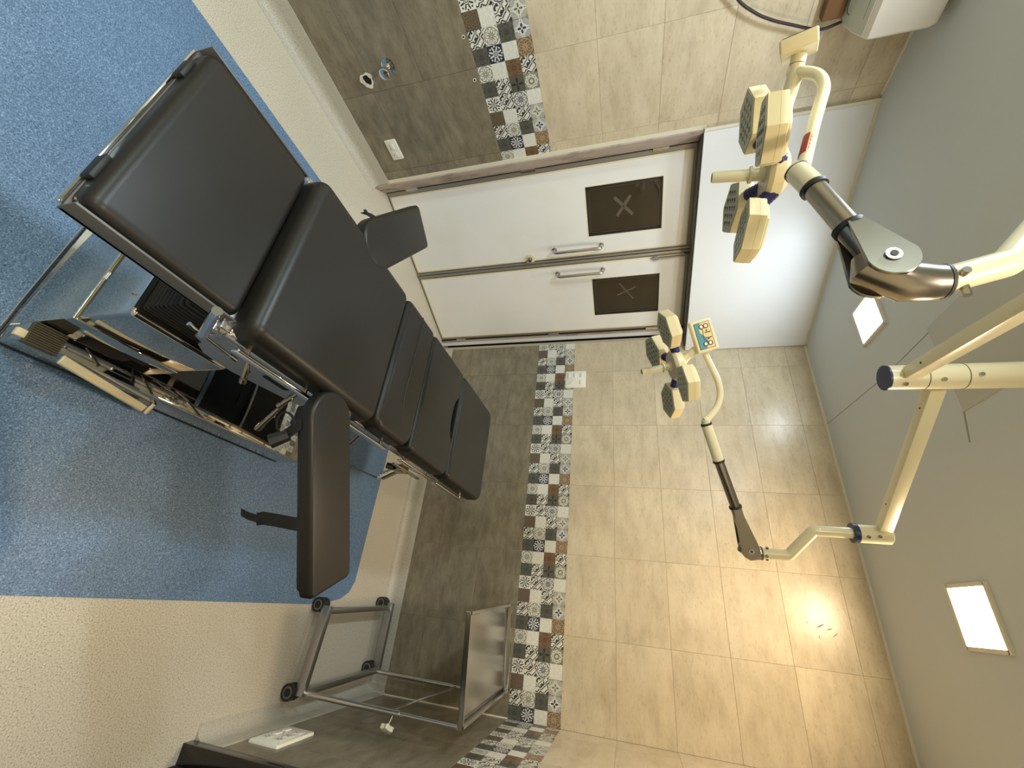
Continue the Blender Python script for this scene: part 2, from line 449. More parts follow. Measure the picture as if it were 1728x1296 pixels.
# coved vinyl skirting
def cove(name, p0, p1, inward, trim=None):
    p0, p1, n_ = Vector(p0), Vector(p1), Vector(inward)
    prof = [(.0, .112), (.006, .112), (.007, .050)]
    for k in range(7):
        t = k/6*PI/2; prof.append((.007+.042*(1-math.cos(t)), .050-.048*math.sin(t)))
    prof += [(.060, .0012), (.060, -.002), (0, -.002)]
    B_ = B(); B_.prism([p0+n_*a+Vector((0, 0, z)) for a, z in prof], p1-p0)
    return struct(B_.done(name, 'cove'))
cove('baseboard_left', (XL, YF, 0), (XL, 1.487, 0), (1, 0, 0))
cove('baseboard_back', (-1.93, YB, 0), (XR, YB, 0), (0, -1, 0))
cove('baseboard_right', (XR, 1.646, 0), (XR, YB, 0), (-1, 0, 0))
b = B(); b.bb((XR-.006, YB-.005, .112), (XR+.001, YB+.001, .9027)); struct(b.done('trim_6', 'plaster'))
# small dark scuffs on the warm-lit tile under the ceiling
for x, z, ln, a_, wd in ((-.056, 2.500, .020, .6, .004), (-.046, 2.56, .045, -1.1, .006), (-.035, 2.60, .030, -1.2, .005), (-.010, 2.62, .040, -.9, .004), (.006, 2.545, .016, .3, .004)):
    d = Vector((math.cos(a_), 0, math.sin(a_)))*ln/2; nn = Vector((-d.z, 0, d.x)).normalized()*wd/2; c_ = Vector((x, YB-.0004, z))
    b = B(); b.prism([c_-d-nn*.2, c_-nn, c_+d-nn*.3, c_+d*.9+nn*.4, c_+nn, c_-d*.8+nn*.6], Vector((0, .0006, 0))); o_ = b.done('scuff_mark', 'scuff', None, smooth=0)
    o_.parent = wall_back; o_.location = -wall_back.location
# thin cornice line where walls meet ceiling
for nm, lo, hi in (('trim_2', (-1.80, YB-.010, CEIL-.012), (XR, YB, CEIL)), ('trim_3', (XL, YF, CEIL-.008), (XL+.007, 1.47, CEIL)),
                   ('trim_4', (XR-.010, 1.645, CEIL-.012), (XR, YB, CEIL))):
    b = B(); b.bb(lo, hi); struct(b.done(nm, 'cornice'))

# ------------------------------------------------------------------ double door across the corner
DP = Vector((-2.436, 1.591, 0)); DA = math.radians(70.5)
door = bpy.data.objects.new('door_1', None); COL.objects.link(door); door.location = DP; door.rotation_euler = (0, 0, DA); door['kind'] = 'structure'
# local x along the door, local y away from the room (behind), z up; the room side is -y
def dl(b_, name, mat, parent=door, **k): return b_.done(name, mat, parent, **k)
fr = B(); fr.bb((-.02, 0, 0), (.012, .06, 2.08)); fr.bb((1.298, 0, 0), (1.322, .06, 2.08)); fr.bb((-.02, 0, 2.042), (1.322, .06, 2.09))
fr.bb((-.01, -.004, 2.046), (1.31, 0, 2.056)); dl(fr, 'door_frame', 'dark_metal')
ck = B(); ck.bb((0, .045, -.02), (1.31, .05, 2.06)); dl(ck, 'door_gap', 'gap')
sp = B(); sp.bb((1.322, -.002, 0), (1.36, .05, 2.06)); dl(sp, 'side_strip', 'laminate')
sp2 = B(); sp2.bb((1.306, -.006, .0), (1.322, .02, 2.05)); dl(sp2, 'hinge_strip', 'jamb')
def leaf(x0, x1, wx0, wx1, hx, knob, right):
    lf = B()
    for lo, hi in (((x0, .006), (wx0, 2.036)), ((wx1, .006), (x1, 2.036)), ((wx0, .006), (wx1, 1.377)), ((wx0, 1.850), (wx1, 2.036))): lf.bb((lo[0], .006, lo[1]), (hi[0], .044, hi[1]))
    lf = dl(lf, 'door_leaf', 'door_metal')
    sl = .028
    p = B(); px0 = x0+(.030 if not right else .016); px1 = x1-(.045 if not right else .024)
    z0, z1, wz0, wz1 = .020, 2.010, 1.377, 1.850
    for lo, hi in (((px0, z0), (wx0, z1)), ((wx1, z0), (px1, z1)), ((wx0, z0), (wx1, wz0)), ((wx0, wz1), (wx1, z1))):
        p.bb((lo[0], .0015, lo[1]), (hi[0], .007, hi[1]))
    p.done('white_panel', 'door_white', lf, smooth=0)
    s_ = B()
    for lo, hi in (((px0-.003, z0-.003), (px0+.006, z1)), ((px1-.006, z0-.003), (px1+.003, z1)), ((px0, z0-.003), (px1, z0+.006)), ((px0, z1-.005), (px1, z1+.003)),
                   ((wx0-.004, wz0-.004), (wx1+.004, wz0)), ((wx0-.004, wz1), (wx1+.004, wz1+.004)), ((wx0-.004, wz0), (wx0, wz1)), ((wx1, wz0), (wx1+.004, wz1))):
        s_.bb((lo[0], .0003, lo[1]), (hi[0], .002, hi[1]))
    s_.done('sealant_line', 'glue', lf, smooth=0)
    f = B()
    for lo, hi in (((wx0, wz0), (wx0+.010, wz1)), ((wx1-.010, wz0), (wx1, wz1)), ((wx0, wz0), (wx1, wz0+.010)), ((wx0, wz1-.010), (wx1, wz1))):
        f.bb((lo[0], -.001, lo[1]), (hi[0], .012, hi[1]))
    f.done('window_frame', 'black_frame', lf)
    f = B()
    for lo, hi in (((wx0+.010, wz0+.01), (wx0+.022, wz1-.01)), ((wx1-.022, wz0+.01), (wx1-.010, wz1-.01)), ((wx0+.01, wz0+.010), (wx1-.01, wz0+.022)), ((wx0+.01, wz1-.022), (wx1-.01, wz1-.010))):
        f.bb((lo[0], .006, lo[1]), (hi[0], .014, hi[1]))
    f.done('window_bead', 'dark_metal', lf)
    g = B(); g.bb((wx0+.01, .009, wz0+.01), (wx1-.01, .011, wz1-.01)); g.done('window_pane', 'glass', lf, smooth=0)
    t = B(); cxx, czz = (.322, 1.612) if not right else (.95, 1.62)
    for a, ln in ((.75, .17), (-.62, .15)):
        d = Vector((math.cos(a), 0, math.sin(a)))*ln/2 if not right else Vector((math.sin(a+.2), 0, math.cos(a+.2)))*ln/2
        nn = Vector((-d.z, 0, d.x)).normalized()*(.010 if not right else .005); c_ = Vector((cxx, .0085, czz))
        t.prism([c_-d-nn, c_+d-nn, c_+d+nn, c_-d+nn], Vector((0, -.0006, 0)))
    t.done('tape_cross', 'tape', lf, smooth=0)
    hh = B(); hz0, hz1 = (1.128, 1.458)
    hh.tube([(hx, .004, hz0), (hx, -.055, hz0), (hx, -.055, hz1), (hx, .004, hz1)], .0105, fillet=.03)
    for z in (hz0, hz1): hh.tube([(hx, .004, z), (hx, -.004, z)], .017)
    hh.done('handle', 'steel', lf)
    if knob:
        k_ = B(); k_.tube([(.614, .004, .94), (.614, -.02, .94)], .016); k_.tube([(.614, -.02, .94), (.614, -.03, .94)], [.016, .009])
        k_.tube([(.614, -.024, .925), (.622, -.028, .905)], .004); k_.done('lock_knob', 'arm_steel', lf)
        k_ = B(); k_.tube([(.614, .001, .94), (.614, -.0012, .94)], .036, n=24); k_.done('lock_stain', 'glue', lf)
    else:
        k_ = B(); k_.bb((.697, -.006, 1.80), (.711, .002, 2.03)); k_.bb((.692, -.012, 1.80), (.718, .0, 1.835), bev=.002)
        k_.tube([(.704, -.01, 1.785), (.704, -.01, 2.038)], .004); k_.bb((.704, -.02, 1.83), (.712, -.008, 1.838)); k_.done('slide_bolt', 'door_metal', lf)
        k_ = B(); k_.bb((.680, -.001, 2.0), (.690, .004, 2.035)); k_.done('bolt_slot', 'gap', lf)
    return lf
leaf(.018, .672, .172, .495, .565, True, False)
leaf(.677, 1.292, .824, 1.137, .752, False, True)
st = B(); st.bb((.640, -.006, .004), (.652, .004, 2.036)); st.bb((.660, -.009, .004), (.678, .004, 2.036), bev=.002); dl(st, 'meeting_stile', 'door_metal')
hg = None
for x, z in ((.010, .205), (.012, 1.028), (.014, 1.83), (1.302, .193), (1.300, 1.024), (1.297, 1.807)):
    h_ = B(); h_.tube([(x, -.006, z-.045), (x, -.006, z+.045)], .006); h_.bb((x-.016, -.003, z-.045), (x+.016, .002, z+.045)); dl(h_, 'hinge', 'steel')
# splayed left jamb and its surround
j = B(); j.prism([Vector(p) for p in ((XL-.003, 1.484, 0), (XL+.012, 1.494, 0), (-2.352, 1.506, 0), (-2.424, 1.596, 0), (-2.47, 1.60, 0), (-2.47, 1.484, 0))], Vector((0, 0, 2.06)))
jo = struct(j.done('trim_5', 'jamb'))
j = B(); j.bb((XL-.002, 1.470, .1), (XL+.006, 1.492, 2.05)); j.done('cream_edge_strip', 'cornice', jo)
# header panel over the door, standing proud
HP = Vector((-2.350, 1.481, 0)); HA = math.atan2(2.832-1.481, -1.808+2.350)
hd = B(); hd.bb((0, .003, 2.041), (1.47, .12, CEIL), bev=.001); hd = struct(hd.done('trim_1', 'laminate', smooth=0)); hd.location = HP; hd.rotation_euler = (0, 0, HA)
e_ = B(); e_.bb((0, -.004, 2.041), (.014, .01, CEIL)); e_.done('edge_bead', 'cornice', hd)
e_ = B(); e_.bb((0, -.003, CEIL-.012), (1.46, .01, CEIL)); e_.done('top_bead', 'cornice', hd)
e_ = B(); e_.bb((0.01, .02, 2.030), (1.44, .11, 2.041)); e_.done('soffit', 'dark_metal', hd)
# wall mass behind the door
b = B(); b.bb((-.35, .07, 0), (1.9, .15, CEIL)); wd = struct(b.done('wall_corner', 'gap', smooth=0)); wd.location = DP; wd.rotation_euler = (0, 0, DA)

# ------------------------------------------------------------------ ceiling lights
LBL = ['square warm white ceiling light nearest the right wall', 'square cool white ceiling light in front of the white panel over the doors',
       'square warm ceiling light above the foot end, beside the right doorway', 'square cool ceiling light near the air conditioner',
       'square neutral ceiling light behind the viewer on the right', 'added unseen greenish panel behind the viewer on the left, in place of window light']
for (x, y, c, wt), lb in zip(PANELS, LBL):
    k = {WARM: 'w', COOL: 'c', NEUT: 'n', GRN: 'g'}[c]
    hs = .104
    t = root('ceiling_light', (x, y, CEIL), lb, 'ceiling light')
    f = B()
    for lo, hi in (((-hs-.010, -hs-.010), (hs+.010, -hs+.004)), ((-hs-.010, hs-.004), (hs+.010, hs+.010)), ((-hs-.010, -hs), (-hs+.004, hs)), ((hs-.004, -hs), (hs+.010, hs))):
        f.bb((lo[0], lo[1], -.010), (hi[0], hi[1], .001))
    f.done('light_frame', 'cornice', t)
    d_ = B(); d_.bb((-hs, -hs, -.006), (hs, hs, .0)); d_.done('diffuser', 'led_'+k, t, smooth=0)
    ld = bpy.data.lights.new('panel_light', 'AREA'); ld.shape = 'SQUARE'; ld.size = .19; ld.energy = wt; ld.color = c
    lo_ = bpy.data.objects.new('panel_light', ld); COL.objects.link(lo_); lo_.location = (0, 0, -.012); lo_.parent = t

# ------------------------------------------------------------------ operating table
TB = root('operating_table', (-.735, 1.02, 0), 'operating table with black padded top, side rails and mirror steel base', 'operating table')
O = Vector((-.735, 1.02, 0))
def tp(b_, name, mat, parent=TB, **k): return b_.done(name, mat, parent, origin=O, **k)
b = B(); b.bb((-1.02, .525, .012), (-.45, 1.515, .030)); tp(b, 'base_skirt', 'rubber')
b = B(); b.bb((-1.02, .52, .03), (-.45, 1.52, .150), bev=.003); bs_ = tp(b, 'base', 'mirror')
b = B(); b.tube([(-.4495, .80, .1505), (-.4495, 1.518, .1505)], .0022, n=6); b.tube([(-.4495, 1.5205, .1505), (-1.02, 1.5205, .1505)], .0022, n=6)
b.tube([(-1.0, .518, .006), (-.462, .518, .006)], .004, n=6); pieces(b, 'base_edge_highlight', 'ledge', bs_, origin=O)  # highlights along the base edges drawn as pale strips
b = B(); b.bb((-.97, .518, .03), (-.50, .795, .280), bev=.002); b.bb((-.97, .521, .281), (-.50, .793, .474), bev=.012, seg=4)
cv = tp(b, 'column_cover', 'mirror')
b = B(); b.bb((-.97, .5165, .277), (-.50, .519, .283)); b.bb((-.96, .517, .470), (-.515, .525, .478)); pieces(b, 'cover_seam', 'ledge', cv, origin=O)  # bright highlight on the seam and top edge drawn as pale strips
b = B()
for x in (-.56, -.90): b.tube([(x, .521, .44), (x, .514, .44)], .005, n=8)
pieces(b, 'cover_screw', 'chrome', cv, origin=O)
# bellows
b = B(); z = .476; i = 0
while z < .655:
    s_ = 0; hgt = .0115 if z < .59 else .016
    b.bb((-.955+s_, .53+s_, z), (-.522-s_, .79-s_, z+hgt*.95), bev=.0035, seg=1); b.bb((-.950, .535, z+hgt*.5), (-.530, .785, z+hgt*1.2)); z += hgt*1.25; i += 1
b.bb((-.93, .555, .655), (-.55, .77, .69)); tp(b, 'bellows', 'rubber')
# carriage and long side plates
b = B(); b.bb((-.90, .60, .64), (-.57, 1.25, .70)); tp(b, 'carriage', 'steel_satin')
for x, sg in ((-.505, 1), (-.965, -1)):
    out = [(.585, .700), (.600, .60), (.625, .545), (.655, .535), (.66, .515), (.70, .488), (.80, .478), (1.02, .520), (1.12, .57), (1.26, .60), (1.30, .66), (1.30, .70)]
    b = B(); b.prism([Vector((x-.004, y, z)) for y, z in out], Vector((.006, 0, 0)))
    pl = tp(b, 'side_plate', 'steel_satin')
    b = B()
    for (y0, y1, z0, z1) in ((.69, .745, .615, .635), (.83, .925, .56, .615), (1.02, 1.10, .585, .61)):
        b.prism([Vector((x+.0025*sg, p.x, p.y)) for p in rounded(y0, y1, z0, z1, .0095, 0, 5)], Vector((.0008*sg, 0, 0)))
    pieces(b, 'plate_slot', 'gap', pl, origin=O)
# top frame
b = B()
for x in (-.468, -.992): b.bb((x-.010, .575, .705), (x+.010, 2.12, .738), bev=.002)
b.bb((-.98, .575, .712), (-.48, .60, .738)); b.bb((-.98, 1.30, .712), (-.48, 1.33, .738)); b.bb((-.98, 1.70, .712), (-.48, 1.72, .738)); b.bb((-.98, 1.1, .712), (-.48, 1.13, .735))
tp(b, 'top_frame', 'steel')
# stainless lip under each pad
def rail(x, y0, y1, z=.728):
    sg = 1 if x > -.7 else -1
    b = B(); b.bb((x-.004, y0, z-.0125), (x+.004, y1, z+.0125), bev=.003, seg=3); r_ = tp(b, 'side_rail', 'chrome')
    n_ = max(2, int((y1-y0)/.22)+1)
    for i in range(n_):
        y = y0+.03+(y1-y0-.06)*i/(n_-1)
        b = B(); b.tube([(x, y, z), (x-.034*sg, y, z)], .007, n=10); b.done('rail_spacer', 'steel', r_, origin=O)
for x in (-.438, -1.022):
    rail(x, .605, 1.275); rail(x, 1.40, 1.665); rail(x, 1.735, 2.09)
# pads
def pad(name, x0, x1, y0, y1, z0, z1, rad, bev, mat='leather', outline=None):
    b = B(); pts = outline or rounded(x0, x1, y0, y1, rad, z0)
    b.prism([Vector((p.x, p.y, z0)) for p in pts], Vector((0, 0, z1-z0)), bev_top=bev, seg=6)
    return tp(b, name, mat, smooth=50)
pb = B(); pb.bb((-.985, .250, .704), (-.484, .560, .714), bev=.002); tp(pb, 'leg_pad_base', 'plate_grey')
for x in (-.983, -.4865):
    b = B(); b.bb((x-.0025, .249, .704), (x+.0025, .560, .750), bev=.001); tp(b, 'pad_side_plate', 'plate_grey')
lp = pad('leg_pad', -.980, -.490, .252, .565, .714, .757, (.028, .028, .028, .028), .024)
b = B(); b.bb((-.975, .242, .702), (-.494, .2495, .711), bev=.002); tp(b, 'leg_pad_end_strip', 'chrome')
b = B()
for x in (-.90, -.58): b.bb((x-.028, .2425, .700), (x+.028, .2530, .734), bev=.003)
pieces(b, 'end_catch', 'rubber', TB, O)
pad('seat_pad', -.992, -.456, .568, 1.088, .730, .802, (.038, .038, .036, .038), .032)
pad('bridge_pad', -.990, -.456, 1.092, 1.335, .738, .800, (.03, .045, .06, .03), .022)
pad('back_pad', 0, 0, 0, 0, .738, .800, 0, .020, outline=(lambda r0: r0)([p for p in (
    rounded(-.990, -.456, 1.340, 1.705, (.026, .026, .05, .026), 0)[:21] +
    [Vector((-.735+.11*math.cos(t), 1.708-.050*math.sin(t), 0)) for t in [PI*k/12 for k in range(0, 13)]] +
    rounded(-.990, -.456, 1.340, 1.705, (.026, .026, .05, .026), 0)[21:])]))
pad('head_pad', -.990, -.456, 1.712, 2.195, .738, .802, (.026, .026, .055, .055), .022)
pad('notch_insert', -.86, -.62, 1.60, 1.72, .735, .752, .01, .002)
# step groove on the bridge pad
b = B(); b.tube([(-.98, 1.212, .7985), (-.93, 1.214, .8005), (-.62, 1.214, .8005), (-.53, 1.24, .799)], .0022, n=6); tp(b, 'pad_piping', 'leather')
# foot end hardware: hinge block with its locking bar
b = B(); b.bb((-.53, .548, .675), (-.462, .600, .735), bev=.004); b.tube([(-.50, .55, .705), (-.455, .55, .705)], .017, n=16); b.bb((-.60, .56, .66), (-.52, .60, .70), bev=.003)
tp(b, 'leg_section_hinge', 'steel')
b = B(); b.tube([(-.455, .492, .792), (-.452, .520, .742), (-.450, .556, .684)], .0105, n=14); lk = tp(b, 'locking_bar', 'chrome')
b = B(); b.tube([(-.452, .528, .682), (-.440, .642, .686)], .0032, n=8); b.tube([(-.453, .520, .682), (-.451, .538, .682)], .0055, n=8); b.tube([(-.441, .632, .686), (-.440, .650, .686)], .0052, n=8); b.done('cross_pin', 'chrome', lk, origin=O)
# release levers and knobs under the rail
def lever(p0, p1, r, tip=True, nm='release_lever'):
    b = B(); p0, p1 = Vector(p0), Vector(p1); d = p1-p0
    b.tube([p0, p0+d*.5, p0+d*.52, p1], [r*.8, r*.8, r, r], n=12)
    if tip: b.tube([p1-d*.12, p1+d*.02], r*1.25, n=12); b.tube([p0+d*.62+Vector((.0, .012, 0)), p0+d*.62-Vector((0, .008, 0))], r*.5, n=8)
    return tp(b, nm, 'arm_steel')
lever((-.495, .690, .665), (-.440, .755, .600), .0075); lever((-.495, .900, .665), (-.440, .905, .585), .008)
lever((-.495, .93, .60), (-.40, .985, .45), .0085); lever((-.495, 1.20, .69), (-.415, 1.285, .53), .009)
b = B(); b.tube([(-.50, .985, .60), (-.48, 1.14, .62)], .005, n=8); b.tube([(-.50, 1.06, .50), (-.48, 1.16, .53)], .005, n=8); pieces(b, 'linkage_rod', 'steel', TB, O)
b = B(); b.tube([(-.45, 1.13, .665), (-.425, 1.15, .640), (-.43, 1.165, .61)], .010, n=10, fillet=.01); tp(b, 'rail_hook', 'chrome')
# socket clamp on the back rail
b = B(); b.bb((-.445, 1.475, .650), (-.418, 1.535, .700), bev=.003); b.bb((-.43, 1.41, .690), (-.422, 1.63, .707), bev=.002); cl = tp(b, 'rail_clamp', 'arm_steel')
b = B(); b.tube([(-.425, 1.50, .66), (-.40, 1.51, .600)], .017, n=12); b.tube([(-.40, 1.51, .60), (-.392, 1.513, .578)], .006, n=8); b.done('clamp_socket', 'ledge', cl, origin=O)
b = B(); b.tube([(-.392, 1.525, .578), (-.405, 1.40, .520)], .0032, n=8); b.tube([(-.403, 1.415, .527), (-.406, 1.39, .515)], .006, n=8); b.done('clamp_lever', 'dark_metal', cl, origin=O)
b = B(); b.tube([(-.43, 1.47, .66), (-.43, 1.452, .645)], .013, n=8); b.done('clamp_knob', 'rubber', cl, origin=O)
# pedal
b = B(); pc = Vector((-.495, .590, .10)); px = Vector((.93, -.25, -.22)).normalized(); py = Vector((.25, .96, 0)).normalized()
rot = Matrix.Rotation(.03, 3, 'Z') @ Matrix.Rotation(-.10, 3, 'X')
pc = Vector((-.464, .546, .158))
b.box(pc, (.060, .072, .014), rot=rot, bev=.002)
for i in range(10):
    b.box(pc+rot @ Vector((-.027+.006*i, 0, .008)), (.0032, .072, .006), rot=rot)
tp(b, 'foot_pedal', 'rubber_grey')
b = B(); b.box(pc+rot @ Vector((.010, -.046, -.002)), (.020, .020, .012), rot=rot, bev=.001); tp(b, 'pedal_toe_plate', 'enamel')
b = B(); b.prism([Vector(p) for p in ((-.447, .598, .150), (-.424, .598, .145), (-.420, .892, .042), (-.441, .898, .045))], Vector((0, 0, .012)), bev_all=.0015, seg=1)
tp(b, 'pedal_arm', 'enamel')
b = B(); b.tube([(-.46, .905, .07), (-.42, .905, .05)], .009, n=10); tp(b, 'pedal_pivot', 'steel')

# armboards
def armboard(cx_, cy_, ang, ln, wd, z0, z1, label):
    """(cx,cy) is the centre of the rounded end by the table; the board runs along ang"""
    d = Vector((math.cos(ang), math.sin(ang), 0)); n_ = Vector((-d.y, d.x, 0)); c = Vector((cx_, cy_, 0)); hw = wd/2
    pts = []
    for k in range(15):
        t = PI/2+PI*k/14; pts.append(c+d*(hw*(1+math.cos(t)))*1+n_*hw*math.sin(t))
    for sx, sy in ((1, -1), (1, 1)):
        cc = c+d*(ln-.018)+n_*(sy*(hw-.018))
        for k in range(5):
            t = (-PI/2 if sy < 0 else 0)+k/4*PI/2; pts.append(cc+d*.018*math.cos(t)+n_*.018*math.sin(t))
    b = B(); b.prism([Vector((p.x, p.y, z0)) for p in pts], Vector((0, 0, z1-z0)), bev_top=.012, seg=4)
    a = part(tp(b, 'armboard', 'leather', smooth=50), label)
    sm = [c+d*ln/2+(p-(c+d*ln/2))*.95 for p in pts]
    b = B(); b.prism([Vector((p.x, p.y, z0-.012)) for p in sm], Vector((0, 0, .012))); b.done('armboard_plate', 'rubber', a, origin=O)
    return a, c, d, n_
a1, c, d, n_ = armboard(-.462, .862, math.radians(26.1), .540, .163, .765, .800, 'right armboard with hanging strap, swung out toward the trolley')
def ribbon(b_, pts, wv, th=.002):
    pts = [Vector(p) for p in pts]; wv = Vector(wv)
    for i in range(len(pts)-1):
        p, q = pts[i], pts[i+1]; t_ = (q-p).normalized(); nn = t_.cross(wv).normalized()*th/2
        w_ = wv/2
        b_.prism([p-w_-nn, p+w_-nn, p+w_+nn, p-w_+nn], q-p)
sd = d*.034
e0 = c+d*.345-n_*.079
b = B(); ribbon(b, [e0+Vector((0, 0, .770)), e0-n_*.006+Vector((0, 0, .755)), e0-n_*.008-d*.006+Vector((0, 0, .70)), e0-n_*.010-d*.010+Vector((0, 0, .655)), e0-n_*.004-d*.004+Vector((0, 0, .628))], sd)
ribbon(b, [e0-n_*.006-d*.004+Vector((0, 0, .64)), e0-n_*.006-d*.012+Vector((0, 0, .60)), e0-n_*.004-d*.020+Vector((0, 0, .575))], d*.020)
b.done('strap', 'fabric', a1, origin=O)
e1 = c+d*.085-n_*.083
b = B(); lp_ = []
for k in range(17):
    t = 2*PI*k/16; lp_.append(e1-n_*.012+Vector((d.x*.030*math.sin(t), d.y*.030*math.sin(t), .730+.028*math.cos(t))))
b.tube(lp_, .0035, n=6, ell=1); ribbon(b, [e1+Vector((0, 0, .77)), e1-n_*.008+d*.02+Vector((0, 0, .745)), e1-n_*.01+d*.03+Vector((0, 0, .725))], d*.03)
b.done('strap_loop', 'fabric', a1, origin=O)
b = B(); b.tube([e1+n_*.05+d*.0+Vector((0, 0, .75)), e1+n_*.05+Vector((0, 0, .70))], .014, n=12); b.box(e1+n_*.05+Vector((-.01, 0, .73)), (.06, .05, .03), bev=.004); b.done('armboard_clamp', 'rubber', a1, origin=O)
b = B(); b.tube([e1-n_*.005+d*.03+Vector((0, 0, .735)), e1-n_*.03+d*.045+Vector((0, 0, .70))], [.016, .020], n=8); b.done('clamp_knob', 'rubber', a1, origin=O)
a2, c, d, n_ = armboard(-.940, .800, math.radians(147.5), .455, .168, .768, .805, 'left armboard, swung out toward the doors')
e2 = c+d*.12+n_*-.0
b = B(); e3 = c+d*.125+n_*.082; ribbon(b, [e3+Vector((0, 0, .785)), e3+n_*.012+Vector((0, 0, .77)), e3+n_*.022-d*.01+Vector((0, 0, .755))], d*.03); ribbon(b, [e3+n_*.018-d*.004+Vector((0, 0, .765)), e3+n_*.03-d*.02+Vector((0, 0, .77))], d*.016)
b.done('strap', 'fabric', a2, origin=O)
b = B(); b.box(c+d*.03+Vector((0, 0, .738)), (.05, .05, .04), bev=.004); b.done('armboard_clamp', 'rubber', a2, origin=O)

# ------------------------------------------------------------------ surgical lamp pendant
SX, SY = -.7115, 1.327
SP = root('lamp_spindle', (SX, SY, CEIL), 'cream ceiling column with navy end cap carrying both lamp arms', 'lamp mount')
OS = Vector((SX, SY, CEIL))
b = B(); b.tube([(SX, SY, 2.353), (SX, SY, CEIL)], .0375, n=28); b.done('column_tube', 'enamel', SP, origin=OS)
b = B(); b.tube([(SX, SY, 2.349), (SX, SY, 2.354)], .0385, n=28); b.done('end_cap', 'blue_cap', SP, origin=OS)
b = B(); b.tube([(SX, SY, 2.443), (SX, SY, 2.445)], .0381, n=28); b.tube([(SX, SY, 2.536), (SX, SY, 2.538)], .0381, n=28); pieces(b, 'ring_joint', 'slot', SP, origin=OS)
b = B()
for z, a in ((2.385, -.6), (2.475, -.9), (2.56, -1.2), (2.385, 2.4), (2.37, 2.9)):
    dd = Vector((math.cos(a), math.sin(a), 0)); b.tube([Vector((SX, SY, z))+dd*.035, Vector((SX, SY, z))+dd*.043], .006, n=8)
pieces(b, 'bolt', 'steel', SP, origin=OS)
b = B(); b.tube([(SX, SY, CEIL-.02), (SX, SY, CEIL)], .10, n=32); b.done('ceiling_flange', 'enamel', SP, origin=OS)

